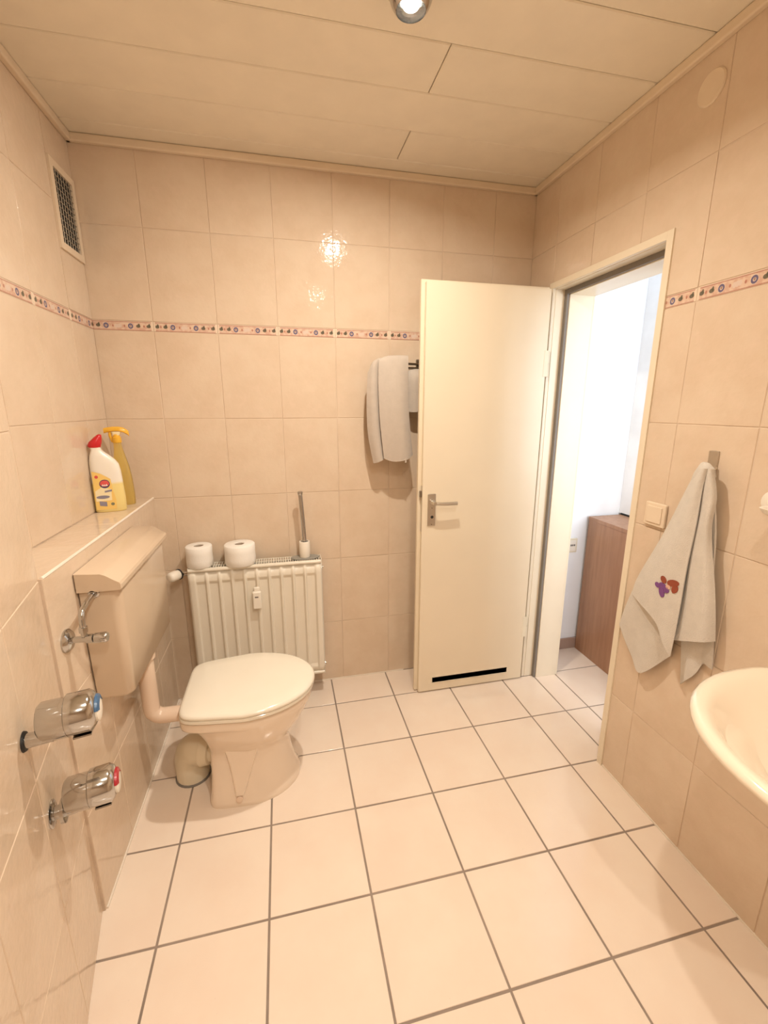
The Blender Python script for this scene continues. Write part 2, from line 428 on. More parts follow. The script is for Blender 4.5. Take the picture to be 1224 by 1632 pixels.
# panelled ceiling
cl = struct(MB().box((-.1, .12, ZC), (2.215, YB - .12, ZC + .1)).build('ceiling', 'panel_gap'), 'ceiling clad in wide beige panels', 'ceiling')
cb = [0, .10, .298, .503, .708, .905, 1.11, 1.315, 1.52, 1.725, 1.93, 2.135, 2.34, 2.545, 2.75, 2.955, 3.16, 3.365, -YB]
CUT = {1: 1.332, 3: 1.332, 5: .86, 7: 1.45, 9: 1.1, 11: 1.332, 13: .9, 15: 1.4}
for i in range(len(cb) - 1):
    xs = [XL, CUT[i], XR] if i in CUT else [XL, XR]
    for a, b in zip(xs, xs[1:]):
        bm = bmesh.new(); ww, hh = b - a - .003, cb[i + 1] - cb[i] - .003
        r = bmesh.ops.create_cube(bm, size=1); bmesh.ops.scale(bm, vec=(ww, hh, .008), verts=bm.verts)
        bmesh.ops.bevel(bm, geom=[e for e in bm.edges if all(v.co.z < 0 for v in e.verts)], offset=.003, segments=1, affect='EDGES')
        me = bpy.data.meshes.new('plank'); bm.to_mesh(me); bm.free()
        o = link('plank', me, 'panel', cl); o.location = ((a + b) / 2, -(cb[i] + cb[i + 1]) / 2, ZC - .004)
ZT = ZC - .008
for nm, a, b, lb in (('trim_4', (XL, 0, ZT), (XR, -.022, ZT - .03), 'back'), ('trim_5', (XL, 0, ZT), (XL + .022, -.985, ZT - .03), 'left'), ('trim_6', (XR - .022, 0, ZT), (XR, YB, ZT - .03), 'right')):
    struct(MB().box(a, b).build(nm, 'trim_paint', bevel=.006), f'cream ceiling moulding along the {lb} wall', 'trim')

# ------------------------------------------------------------------ door frame and door
fr = MB()
def casing(mb, x0, x1, o0, o1):
    """a strip round the three sides of the opening; o = distance into the opening"""
    ya, yb_, z = DY1 - o0, DY0 + o0, DZ - o0; ya1, yb1, z1 = DY1 - o1, DY0 + o1, DZ - o1
    mb.box((x0, ya, 0), (x1, ya1, max(z, z1))); mb.box((x0, yb_, 0), (x1, yb1, max(z, z1)))
    mb.box((x0, min(ya, ya1), z), (x1, max(yb_, yb1), z1))
casing(fr, XR - .008, XR + .008, -.022, .004)
casing(fr, XR + .008, 2.100, -.003, .006)
casing(fr, 2.100, 2.222, -.003, .030)
casing(fr, 2.222, 2.23, -.03, .030)
frame = struct(fr.build('trim_7', 'frame_paint', bevel=.0015), 'cream painted steel frame lining the doorway', 'door frame')
gk = MB(); casing(gk, 2.087, 2.0995, .0065, .026)
gk.build('gasket', 'gasket', frame)['label'] = 'dark grey rubber door seal'
for z in (.9,): MB().box((2.05, DY0 + .0062, z), (2.075, DY0 + .0085, z + .2)).build('strike_plate', 'satin_metal', frame)

LX0, LX1, LY0, LY1, LZ0, LZ1 = 1.430, 2.012, -.225, -.201, .008, 1.953
S0, S1, SZ0, SZ1 = 1.503, 1.925, .053, .083
door = thing('door_1', 'narrow cream flush door standing open, vent slot near its foot', 'door', (2.03, -.2, 0)); door['kind'] = 'structure'
lf = MB().box((LX0, LY0, LZ0), (LX1, LY1, SZ0)).box((LX0, LY0, SZ1), (LX1, LY1, LZ1)).box((LX0, LY0, SZ0), (S0, LY1, SZ1)).box((S1, LY0, SZ0), (LX1, LY1, SZ1))
lf.box((LX0 - .016, LY1, LZ0), (LX1 + .004, LY1 + .016, SZ0)).box((LX0 - .016, LY1, SZ1), (LX1 + .004, LY1 + .016, LZ1 + .012)).box((LX0 - .016, LY1, SZ0), (S0, LY1 + .016, SZ1)).box((S1, LY1, SZ0), (LX1 + .004, LY1 + .016, SZ1))
leaf = under(lf.build('door_leaf', 'door_paint', smooth=False), door)
sl = MB()
for a, b in (((S0, LY0 - .002, SZ0 - .003), (S1, LY1 + .016, SZ0)), ((S0, LY0 - .002, SZ1), (S1, LY1 + .016, SZ1 + .003)), ((S0 - .003, LY0 - .002, SZ0 - .003), (S0, LY1 + .016, SZ1 + .003)), ((S1, LY0 - .002, SZ0 - .003), (S1 + .003, LY1 + .016, SZ1 + .003))): sl.box(a, b)
v = under(sl.build('vent_slot', 'cream_plastic'), door)
under(MB().box((S0, LY1 + .010, SZ0), (S1, LY1 + .013, SZ1)).build('slot_shade', 'slot_shade_brown'), door)['label'] = 'dark brown sheet painting the shade behind the slot'  # sheet closing the slot, its brown paints the shade seen through it
pl = MB().box((1.456, LY0 - .006, .898), (1.495, LY0, 1.052)).build('handle_plate', 'satin_metal', bevel=.003); under(pl, door)
def part_of(o, parent):   # part -> sub-part, both in world coordinates under the same thing
    o.parent = parent; return o
hd = MB().lathe((1.476, LY0 - .005, 1.014), (0, -1, 0), [(0, .012), (.008, .012), (.009, .009), (.042, .009), (.05, .0085)], 20)
hd.tube(smooth_path([(1.476, LY0 - .043, 1.014), (1.490, LY0 - .048, 1.013), (1.53, LY0 - .048, 1.011), (1.585, LY0 - .046, 1.011)], 6), .0085, 14)
part_of(hd.build('lever', 'satin_metal'), pl)
part_of(MB().lathe((1.477, LY0 - .0055, .942), (0, -1, 0), [(0, .011), (.002, .011), (.0021, .0075)], 20).build('key_rose', 'satin_metal'), pl)
part_of(MB().lathe((1.477, LY0 - .0060, .942), (0, -1, 0), [(0, .0072), (.0022, .0072)], 18).build('keyhole', 'black'), pl)
for z in (.906, .985): part_of(MB().lathe((1.476, LY0 - .0058, z), (0, -1, 0), [(0, .0028), (.0012, .0024)], 10).build('screw', 'dark_chrome'), pl)
lp = under(MB().box((LX0 - .0015, LY0 + .003, .87), (LX0 + .001, LY1 - .003, 1.09)).build('lock_plate', 'satin_metal'), door)
part_of(MB().box((LX0 - .011, LY0 + .007, 1.034), (LX0, LY1 - .007, 1.066)).build('latch', 'dark_chrome', bevel=.003), lp)
for z in (.252, 1.58):
    hg = MB()
    for k in range(2): hg.lathe((LX1 + .017, LY0 + .012, z + k * .058), (0, 0, 1), [(0, .0075), (.056, .0075)], 14)
    hg.box((LX1 - .012, LY0 - .001, z), (LX1 + .012, LY0 + .003, z + .115))
    under(hg.build('hinge', 'cream_plastic', bevel=.001), door)

# ------------------------------------------------------------------ hallway beyond the door
struct(MB().box((2.215, 0, 0), (3.7, .12, 2.5)).build('wall_hall_back', 'hall_wall'), 'bright white hallway wall seen through the doorway', 'wall')
struct(MB().box((3.45, 0, 0), (3.57, -1.85, 2.5)).build('wall_hall_right', 'hall_wall'), 'far white hallway wall', 'wall')
struct(MB().box((2.215, -1.73, 0), (2.3, -1.85, 2.5)).box((3.4, -1.73, 0), (3.45, -1.85, 2.5)).box((2.3, -1.73, 0), (3.4, -1.85, .75)).box((2.3, -1.73, 2.15), (3.4, -1.85, 2.5)).build('wall_hall_front', 'hall_wall', smooth=False), 'white hallway wall holding the window', 'wall')
struct(MB().box((2.215, .1, 2.46), (3.57, -1.85, 2.55)).build('ceiling_hall', 'hall_wall'), 'white hallway ceiling', 'ceiling')
hl = MB().box((2.2155, 0, 0), (2.2205, DY1 + .003, 2.46)).box((2.2155, DY1 + .003, DZ + .003), (2.2205, DY0 - .003, 2.46)).box((2.2155, DY0 - .003, 0), (2.2205, -1.73, 2.46))  # unseen white layer, added to bounce daylight onto the white unit
struct(hl.build('wall_hall_bounce', 'hall_wall', smooth=False), 'white plaster added on the hallway side of the doorway wall to bounce light', 'wall')
wdw = MB()
for a, b in (((2.3, -1.77, .75), (2.35, -1.82, 2.15)), ((3.35, -1.77, .75), (3.4, -1.82, 2.15)), ((2.35, -1.77, .75), (3.35, -1.82, .8)), ((2.35, -1.77, 2.1), (3.35, -1.82, 2.15)), ((2.83, -1.77, .8), (2.87, -1.82, 2.1))): wdw.box(a, b)
struct(wdw.build('window_1', 'white_plastic'), 'white hallway window frame', 'window')
struct(MB().box((2.232, 0, 0), (3.45, -.012, .068)).build('baseboard_hall', 'hall_skirt', bevel=.002), 'brown tile skirting along the hallway wall', 'baseboard')

cab = thing('cabinet', 'reddish brown wooden cabinet standing in the hallway', 'cabinet', (2.75, -.4, 0))
CX0, CX1, CY0, CY1, CZ = 2.503, 3.05, -.80, -.014, .835
under(MB().box((CX0, CY0, .0), (CX0 + .018, CY1, CZ - .02)).build('side_panel', 'wood', bevel=.001), cab)
under(MB().box((CX1 - .018, CY0, .0), (CX1, CY1, CZ - .02)).build('side_panel', 'wood', bevel=.001), cab)
under(MB().box((CX0 + .018, CY1 - .01, .02), (CX1 - .018, CY1, CZ - .02)).build('back_panel', 'wood'), cab)
under(MB().box((CX0 - .003, CY0 - .005, CZ - .02), (CX1 + .003, CY1, CZ)).build('top_board', 'wood', bevel=.0015), cab)
under(MB().box((CX0 + .018, CY0 + .02, .05), (CX1 - .018, CY1 - .01, .07)).build('bottom_board', 'wood'), cab)
for k in range(2):
    x0 = CX0 + .02 + k * .256
    d = under(MB().box((x0, CY0, .06), (x0 + .252, CY0 + .018, CZ - .024)).build('cabinet_door', 'wood', bevel=.002), cab)
    part_of(MB().tube([(x0 + (.22 if k == 0 else .03), CY0 - .02, .5), (x0 + (.22 if k == 0 else .03), CY0 - .02, .62)], .005, 8).build('handle', 'satin_metal'), d)
wu = thing('white_cupboard', 'glaring white box shaped unit with black lower edge standing on the wooden cabinet', 'cupboard', (2.88, -.3, CZ))
under(MB().box((2.712, -.70, CZ + .006), (3.04, -.001, 2.1)).build('body', 'white_unit'), wu)
under(MB().box((2.708, -.705, CZ), (3.04, -.016, CZ + .010)).build('base', 'black'), wu)
so = thing('wall_socket', 'small white double wall socket beside the wooden cabinet', 'socket', (2.40, 0, .66))
pp = under(MB().box((2.345, 0, .622), (2.446, -.010, .706)).build('cover_plate', 'cream_plastic', bevel=.003), so)
under(MB().box((2.392, -.010, .632), (2.436, -.013, .696)).build('insert', 'white_plastic', bevel=.001), so)
for k in range(3): under(MB().box((2.401 + .011 * k, -.0125, .662), (2.407 + .011 * k, -.0138, .672)).build('contact_hole', 'black'), so)

# ------------------------------------------------------------------ ceiling spotlights
for i, (lx, ly) in enumerate(((1.172, -.85), (1.165, -1.86), (1.165, -2.74))):
    zc = 2.426
    s = thing('ceiling_spot', ('lit chrome ball spotlight on the ceiling at the top edge of the photo', 'lit chrome ball spotlight on the ceiling right above the viewpoint', 'lit chrome ball spotlight on the ceiling behind the viewpoint')[i], 'lamp', (lx, ly, ZC - .008), 'ceiling spotlights')
    prof = [(math.cos(a) * .055, math.sin(a) * .055) for a in [math.radians(q) for q in range(42, 96, 6)]]   # ball cut open below
    ball = MB().lathe((lx, ly, zc), (0, 0, -1), prof, 40, False)
    ins = [(math.cos(a) * .0545, math.sin(a) * .0545) for a in [math.radians(q) for q in range(42, 88, 6)]]
    ball.lathe((lx, ly, zc), (0, 0, -1), ins, 40, False)
    under(ball.build('housing', 'chrome'), s)
    under(MB().lathe((lx, ly, ZC - .008), (0, 0, -1), [(0, .062), (.004, .062), (.006, .057), (.0061, .045)], 40).build('mounting_ring', 'chrome'), s)
    under(MB().lathe((lx, ly, zc - .006), (0, 0, -1), [(0, .012), (.008, .016), (.020, .021), (.026, .019), (.029, .010), (.030, .001)], 28).build('bulb', 'bulb'), s)
    L = area('spot_light', (lx, ly, zc - .0460), Vector(LAMP_AIM[i]).to_track_quat('-Z', 'Y').to_euler(), .048, .048, LAMP_W[i], LAMP_COL, 'DISK'); L.data.spread = math.radians(LAMP_SPREAD[i]); under(L, s)

# ------------------------------------------------------------------ toilet
TY = -.565
toi = thing('toilet', 'cream ceramic floor standing toilet with closed lid beside radiator', 'toilet', (.64, TY, 0))
def egg(xr, xf, w, z, wr=.85, n=48, xm=.45, pw=2.0):
    """outline: blunt rear at xr, rounded front at xf"""
    xc = xr + (xf - xr) * xm; pts = []
    for i in range(n):
        a = 2 * PI * i / n; c, s_ = math.cos(a), math.sin(a)
        if c >= 0: x = xc + (xf - xc) * c; y = w * (abs(s_) ** (2 / pw)) * (1 if s_ >= 0 else -1)
        else:
            q = 8.0   # superellipse rear
            x = xc - (xc - xr) * abs(c) ** (2 / q); yy = abs(s_) ** (2 / q)
            y = w * yy * (wr + (1 - wr) * (1 - abs(c) ** (2 / q))) * (1 if s_ >= 0 else -1)
        pts.append((x, TY + y, z))
    return pts
lev = [(.478, .815, .150, 0, .93), (.478, .815, .150, .016, .93), (.481, .806, .144, .03, .93), (.485, .793, .131, .07, .92), (.487, .782, .120, .12, .92), (.487, .776, .114, .165, .9),
       (.488, .778, .114, .19, .9), (.490, .790, .122, .215, .9), (.488, .812, .140, .245, .88), (.480, .836, .157, .28, .86), (.466, .854, .171, .315, .85), (.448, .866, .180, .342, .85), (.425, .871, .184, .352, .85), (.410, .873, .187, .358, .86), (.408, .873, .187, .365, .86), (.408, .873, .187, .388, .86)]
rings = [egg(a, b, c, z, r) for a, b, c, z, r in lev]
rings += [egg(.415, .866, .180, .392, .86), egg(.5, .80, .12, .392, .9), egg(.53, .77, .10, .34, .9), egg(.56, .72, .06, .26, .9)]
under(MB().loft(rings).build('bowl', 'ceramic', ang=60), toi)
seat = [egg(.414, .880, .192, .393, .86), egg(.410, .884, .196, .397, .86), egg(.410, .884, .196, .406, .86), egg(.414, .880, .192, .4095, .86)]
under(MB().loft(seat).build('seat', 'lid_plastic'), toi)
lid = [egg(.416, .884, .195, .4105, .86), egg(.412, .888, .199, .415, .86), egg(.412, .888, .199, .421, .86), egg(.416, .884, .195, .4265, .86), egg(.425, .876, .187, .4295, .86), egg(.47, .83, .14, .432, .88), egg(.55, .75, .06, .4335, .9)]
under(MB().loft(lid).build('lid', 'lid_plastic', ang=50), toi)
for s in (-1, 1):
    under(MB().lathe((.427, TY + s * .075, .392), (0, 0, 1), [(0, .014), (.016, .014), (.018, .011)], 16).build('hinge', 'lid_plastic'), toi)
    # bolt caps on the flared foot
    under(MB().lathe((.588, TY + s * .136, .030), (0, s, .25), [(0, .012), (.014, .012), (.0165, .009), (.0175, .003)], 18).build('bolt_cap', 'pipe_plastic'), toi)
    # moulded web that narrows down the side of the pedestal to the bolt
    wb_ = []
    for z, x0, x1, yo, yi in ((.235, .548, .668, .122, .10), (.20, .556, .655, .1225, .10), (.16, .563, .642, .123, .10), (.11, .570, .626, .131, .105), (.07, .575, .612, .141, .115), (.045, .577, .602, .147, .12)):
        wb_.append([(x0 - .012, TY + s * yi, z), (x0, TY + s * yo, z), (x1, TY + s * yo, z), (x1 + .012, TY + s * yi, z)])
    under(MB().loft(wb_).build('side_web', 'ceramic', bevel=.004, seg=3), toi)
dc = thing('drain_connector', 'cream plastic waste pipe bend between toilet and wall', 'pipe', (.38, TY, 0))
DX, DYc = .392, TY + .05
arc = smooth_path([(.486, TY, .150), (.470, TY, .150), (.435, TY + .018, .148), (.405, TY + .04, .125), (DX, DYc, .085), (DX, DYc, .04), (DX, DYc, 0)], 5)
under(MB().tube(arc, [.045] * 5 + [.048 + .014 * min(1, k / 6) for k in range(len(arc) - 5)], 24).build('bend', 'cream_plastic'), dc)
under(MB().lathe((.484, TY, .150), (-1, .3, 0), [(0, .050), (.004, .057), (.03, .065), (.034, .065), (.036, .058)], 28).build('collar', 'cream_plastic'), dc)
under(MB().lathe((DX, DYc, 0), (0, 0, 1), [(0, .067), (.004, .067), (.007, .062)], 28).build('floor_ring', 'gasket'), dc)

# ------------------------------------------------------------------ cistern
cis = thing('cistern', 'tan plastic toilet cistern hung on the tiled ledge wall', 'cistern', (.28, -.58, .6))
cx0, cx1, cy0, cy1 = XV + .003, .338, -.832, -.338
def rrect(x0, x1, y0, y1, z, r, n=6):
    pts = []
    for cx, cy, a0 in ((x1 - r, y1 - r, 0), (x0 + .004, y1 - .004, 90), (x0 + .004, y0 + .004, 180), (x1 - r, y0 + r, 270)):
        rr = r if cx > (x0 + x1) / 2 else .004
        for k in range(n + 1):
            a = math.radians(a0 + 90 * k / n); pts.append((cx + rr * math.cos(a), cy + rr * math.sin(a), z))
    return pts
under(MB().loft([rrect(cx0, cx1 - .012, cy0 + .012, cy1 - .012, .597, .02), rrect(cx0, cx1 - .004, cy0 + .006, cy1 - .006, .606, .024), rrect(cx0, cx1, cy0, cy1, .80, .026), rrect(cx0, cx1, cy0, cy1, .948, .026)]).build('tank', 'cistern_plastic', ang=50), cis)
LP = [(cx0, .945), (.346, .945), (.350, .950), (.350, .962), (.346, .969), (.334, .976), (.312, .992), (.300, .997), (cx0, 1.001)]
def lidring(y, k=0):
    mx, mz = .29, .972
    return [(x + (mx - x) * k, y, z + (mz - z) * k) for x, z in LP]
under(MB().loft([lidring(cy0 - .012, .03), lidring(cy0 - .010), lidring(cy1 + .010), lidring(cy1 + .012, .03)]).build('tank_lid', 'cistern_plastic', ang=28), cis)
FP = [(.289, TY, .60), (.289, TY, .50), (.289, TY, .385)] + [(.329 - .04 * math.cos(a), TY, .367 - .04 * math.sin(a)) for a in [PI / 2 * k / 8 for k in range(1, 9)]] + [(.36, TY, .327), (.457, TY, .327)]
under(MB().tube(FP, .0285, 24).build('flush_pipe', 'pipe_plastic'), cis)
under(MB().lathe((.289, TY, .60), (0, 0, -1), [(0, .036), (.03, .036), (.034, .030)], 24).build('pipe_nut', 'pipe_plastic'), cis)

av = thing('angle_valve', 'small chrome angle valve with rose feeding the cistern', 'valve', (XV, -.935, .853))
VY, VZ = -.930, .850
under(MB().lathe((XV, VY, VZ), (1, 0, 0), [(0, .031), (.004, .031), (.012, .024), (.016, .012), (.016, .0)], 32).build('rose', 'chrome'), av)
under(MB().lathe((XV + .012, VY, VZ), (1, 0, 0), [(0, .0085), (.035, .0085), (.036, .012), (.052, .012), (.053, .009)], 20).build('body', 'chrome'), av)
under(MB().lathe((XV + .064, VY, VZ), (1, 0, 0), [(0, .008), (.004, .0135), (.03, .0145), (.034, .012)], 10).build('knob', 'chrome'), av)
under(MB().lathe((XV + .044, VY, VZ + .008), (0, 0, 1), [(0, .008), (.012, .008), (.013, .0115), (.026, .0115), (.028, .008)], 6).build('nut', 'chrome'), av)
under(MB().tube([(XV + .044, VY, VZ + .03), (XV + .044, VY, VZ + .055), (XV + .044, VY + .002, VZ + .066), (XV + .043, VY + .010, VZ + .075), (XV + .042, VY + .05, VZ + .083), (XV + .042, cy0 + .001, VZ + .089)], .0072, 14).build('supply_pipe', 'chrome'), av)
under(MB().lathe((XV + .042, cy0 + .002, VZ + .089), (0, -1, 0), [(0, .015), (.004, .015), (.008, .0105), (.014, .0105)], 20).build('pipe_nut', 'chrome'), av)

# ------------------------------------------------------------------ chrome wall valves
NRM = Vector((.9774, .2115, 0))
def wall_valve(s, z, mark, label, collar):
    p = E0 + DN * s; p.z = z
    t = thing('wall_valve', label, 'valve', tuple(p), 'wall valves')
    ax = (NRM + Vector((0, 0, .02))).normalized(); U = Vector((0, 0, 1)); tx = U.cross(ax).normalized()
    if collar: under(MB().lathe(p, ax, [(0, .030), (.004, .030), (.006, .026), (.006, .012)], 32).lathe(p + ax * .02, ax, [(0, .012), (.001, .027), (.008, .027), (.009, .012)], 28).build('rose', 'chrome'), t)
    else: under(MB().lathe(p, ax, [(0, .021), (.006, .019), (.007, .012)], 24).build('rose', 'black'), t)
    under(MB().lathe(p, ax, [(0, .0145), (.05, .0145)], 24).build('stub_pipe', 'chrome'), t)
    q = p + ax * .032 + U * .034
    st = MB()
    def D(h, r, drop):   # drum with a flattened foot reaching down to the pipe
        out = []
        for i in range(40):
            a = 2 * PI * i / 40; x, y = math.cos(a) * r, math.sin(a) * r
            if y < 0:
                x = x * (1 - .35 * (-y / r) ** 2); y *= drop
            out.append(q + ax * h + tx * x + U * y)
        return out
    st.loft([D(0, .033, 1.0), D(.005, .0375, 1.2), D(.046, .0375, 1.3)])
    under(st.build('body', 'chrome', ang=50), t)
    hd_ = MB().loft([D(.0455, .038, 1.05), D(.048, .0415, 1.12), D(.086, .0415, 1.15), D(.094, .036, 1.0), D(.0985, .029, .95)])
    h = under(hd_.build('handle', 'chrome', ang=40), t)
    # thin dark plate paints the shade of the slot under the handle; clip screw
    part_of(MB().box(*[tuple(Vector(c)) for c in ((-.019, -.013, 0), (.014, .013, .004))]).build('slot', 'dark_chrome', bevel=.001), h).matrix_local = frame_matrix(q + ax * .070 - U * .0480, ax, -tx)
    part_of(MB().lathe(q + ax * .098, ax, [(0, .0265), (.004, .0265), (.0065, .022), (.0075, .010), (.0076, .0005)], 32).build('cap', 'white_plastic'), h)
    # coloured half ring on the cap, facing up
    arc = MB(); rings = []
    for k in range(13):
        a = math.radians(15 + 150 * k / 12); d = tx * math.cos(a) + U * math.sin(a)
        rings.append([q + ax * .0985 + d * .0283, q + ax * .1030 + d * .0272, q + ax * .1064 + d * .0195, q + ax * .0985 + d * .0195])
    arc.loft(rings); part_of(arc.build('colour_mark', mark), h)
    part_of(MB().lathe(q + ax * .022 - U * .043 - tx * .0, -U, [(0, .006), (.004, .006), (.005, .004)], 14).build('screw', 'satin_metal'), h)
    return t
wall_valve(.275, .802, 'blue_mark', 'upper chrome wall valve with blue mark on its cap', False)
wall_valve(.215, .566, 'red_mark', 'lower chrome wall valve with red mark on its cap', True)

# ------------------------------------------------------------------ radiator
rad = thing('radiator', 'white ribbed panel radiator on the back wall behind the toilet', 'radiator', (.66, -.07, .12))
rx0, rx1, ry0, ry1, rz0, rz1 = .362, .966, -.115, -.030, .118, .728
fp = MB()
# pressed front panel: profile across x, straight up z
xs_ = [(rx0, .0), (rx0 + .012, -.004)]
nrib = 10; pitch = (rx1 - rx0 - .05) / nrib
for k in range(nrib):
    a = rx0 + .025 + pitch * k
    xs_ += [(a + pitch * .05, -.004), (a + pitch * .16, .007), (a + pitch * .80, .007), (a + pitch * .95, -.004)]
xs_ += [(rx1 - .012, -.004), (rx1, .0)]
def rrow(z, k): return [(x, ry0 + (d * k if d > 0 else d), z) for x, d in xs_]
zz = [(rz0 + .012, 0), (rz0 + .045, 0), (rz0 + .06, 1), (rz1 - .075, 1), (rz1 - .06, 0), (rz1 - .012, 0)]
n = len(xs_); vv = [p for z, k in zz for p in rrow(z, k)]
ff = [(r * n + i, r * n + i + 1, (r + 1) * n + i + 1, (r + 1) * n + i) for r in range(len(zz) - 1) for i in range(n - 1)]
fp.add(vv, ff)
o = fp.build('front_panel', 'white_metal', ang=22); under(o, rad)
mo = o.modifiers.new('thick', 'SOLIDIFY'); mo.thickness = .003
under(MB().box((rx0 + .01, ry1 - .015, rz0 + .012), (rx1 - .01, ry1 - .010, rz1 - .012)).build('rear_panel', 'white_metal'), rad)
for x in (rx0, rx1 - .004): under(MB().box((x, ry0 + .001, rz0), (x + .004, ry1 - .004, rz1 + .006)).build('side_panel', 'white_metal', bevel=.0015), rad)
under(MB().tube([(rx0 + .004, ry0 - .001, rz1 - .004), (rx1 - .004, ry0 - .001, rz1 - .004)], .0085, 12).build('top_rail', 'white_metal'), rad)
under(MB().tube([(rx0 + .004, ry0 - .001, rz0 + .012), (rx1 - .004, ry0 - .001, rz0 + .012)], .0085, 12).build('bottom_rail', 'white_metal'), rad)
gr = MB()
k = rx0 + .008
while k < rx1 - .01: gr.box((k, ry0 + .004, rz1 - .001), (k + .0034, ry1 - .006, rz1 + .003)); k += .0112
for yy in (ry0 + .004, (ry0 + ry1) / 2 - .002, ry1 - .010): gr.box((rx0 + .004, yy, rz1), (rx1 - .004, yy + .004, rz1 + .0035))
under(gr.build('top_grille', 'white_metal', smooth=False), rad)
under(MB().box((rx0 + .006, ry0 + .012, rz1 - .03), (rx1 - .006, ry1 - .018, rz1 - .025)).build('grille_shade', 'black'), rad)  # black sheet close under the slats paints the shade in the grille gaps
hm = under(MB().box((.637, ry0 - .022, .515), (.677, ry0 + .002, .603)).build('heat_meter', 'white_plastic', bevel=.007, seg=3), rad)
part_of(MB().box((.648, ry0 - .0225, .574), (.664, ry0 - .0215, .581)).build('display', 'gasket'), hm)
under(MB().box((.644, ry0 - .012, .600), (.672, ry0 + .002, .622)).build('meter_clip', 'white_plastic', bevel=.005), rad)
for z in (.152, .680): under(MB().lathe((rx1, -.075, z), (1, 0, 0), [(0, .010), (.006, .010), (.009, .006), (.0095, 0)], 12).build('end_plug', 'chrome'), rad)
kd = (-.62, -.78, 0)
kb = under(MB().lathe((rx0 - .043, -.080, .70), kd, [(0, .015), (.003, .0215), (.018, .0235), (.043, .0225), (.052, .018), (.054, .010), (.0545, 0)], 24).build('thermostat_knob', 'white_plastic', ang=50), rad)
part_of(MB().lathe((rx0 - .041, -.077, .70), kd, [(0, .013), (.001, .025), (.006, .025)], 20).build('valve_ring', 'black'), kb)
part_of(MB().tube([(rx0 + .002, -.075, .70), (rx0 - .042, -.075, .70)], .011, 14).build('valve_neck', 'chrome'), kb)
under(MB().tube(smooth_path([(rx0 + .002, -.085, .155), (rx0 - .03, -.085, .155), (rx0 - .04, -.085, .145), (rx0 - .042, -.085, .0)], 5), .009, 12).build('return_pipe', 'pipe_plastic'), rad)
under(MB().lathe((rx0 - .010, -.085, .155), (-1, 0, 0), [(0, .015), (.02, .015), (.024, .011)], 6).build('return_valve', 'chrome'), rad)
for x in (.45, .88): under(MB().box((x, ry1 - .012, .2), (x + .03, 0, .66)).build('wall_bracket', 'white_metal'), rad)

def roll(x, y, r, h, label, z=rz1 + .0036):
    t = thing('toilet_roll', label, 'toilet paper', (x, y, z), 'toilet rolls on the radiator')
    bv = .004
    MB().lathe((0, 0, 0), (0, 0, 1), [(bv, .021), (0, .0225), (0, r - bv), (bv, r), (h * .33, r + .0006), (h * .66, r - .0004), (h - bv, r), (h, r - bv), (h, .0225), (h - bv, .021), (bv, .021)], 40, False).build('paper', 'paper', t, ang=50)
    MB().lathe((0, 0, .001), (0, 0, 1), [(0, .0205), (h - .004, .0205), (h - .004, .0185), (0, .0185), (0, .0205)], 28, False).build('core', 'cardboard', t)
roll(.413, -.072, .0575, .098, 'smaller toilet roll at the left end of the radiator top')
roll(.592, -.078, .0690, .096, 'larger toilet roll in the middle of the radiator top')
br = thing('toilet_brush', 'white cylindrical brush holder with tall chrome handle on radiator top', 'toilet brush', (.890, -.068, rz1 + .0036))
hold = MB().lathe((0, 0, .006), (0, 0, 1), [(0, .0), (0, .024), (.003, .0255), (.075, .0255), (.078, .024), (.078, .019), (.03, .018), (.03, 0)], 32, False).build('holder', 'white_plastic', br)
ell = [[(.068 * math.cos(a) * k, .034 * math.sin(a) * k, z) for a in [2 * PI * i / 36 for i in range(36)]] for k, z in ((1, 0), (1, .004), (.96, .006))]
MB().loft(ell).build('base_plate', 'grey_base', br)['label'] = 'flat grey oval base'
MB().tube([(.002, 0, .04), (-.003, 0, .19), (-.010, 0, .316)], .0098, 14).lathe((-.010, 0, .312), (-.022, 0, 1), [(0, .0105), (.004, .0125), (.014, .0125), (.016, .010)], 16).build('handle', 'chrome', br)

# ------------------------------------------------------------------ bottles on the ledge
b1 = thing('cleaner_bottle', 'white cleaner bottle with red angled cap, yellow liquid and printed label', 'bottle', (.138, -.232, ZL), rotz=math.radians(14))
def sec(x, w, d, z, n=32, p=3.2):
    return [(x + w * math.copysign(abs(math.cos(a)) ** (2 / p), math.cos(a)), d * math.copysign(abs(math.sin(a)) ** (2 / p), math.sin(a)), z) for a in [2 * PI * i / n for i in range(n)]]
S_ = [(0, .050, .026, 0), (0, .0535, .029, .005), (0, .0535, .029, .06), (-.001, .052, .028, .12), (-.002, .051, .027, .160), (-.004, .0485, .026, .185), (-.009, .042, .024, .203), (-.015, .033, .022, .218), (-.020, .024, .020, .230), (-.023, .0175, .0175, .240), (-.025, .0165, .0165, .252)]
MB().loft([sec(x, a, b, z) for x, a, b, z in S_]).build('bottle_body', 'wc_bottle', b1, ang=60)
MB().loft([sec(-.026, .0195, .0185, .250, p=2.2), sec(-.027, .0225, .020, .257, p=2.4), sec(-.022, .0215, .019, .270, p=2.2), sec(-.013, .014, .015, .286, p=2), sec(-.007, .008, .010, .296, p=2), sec(-.006, .004, .006, .2985, p=2)]).build('cap', 'red_cap', b1, ang=50)
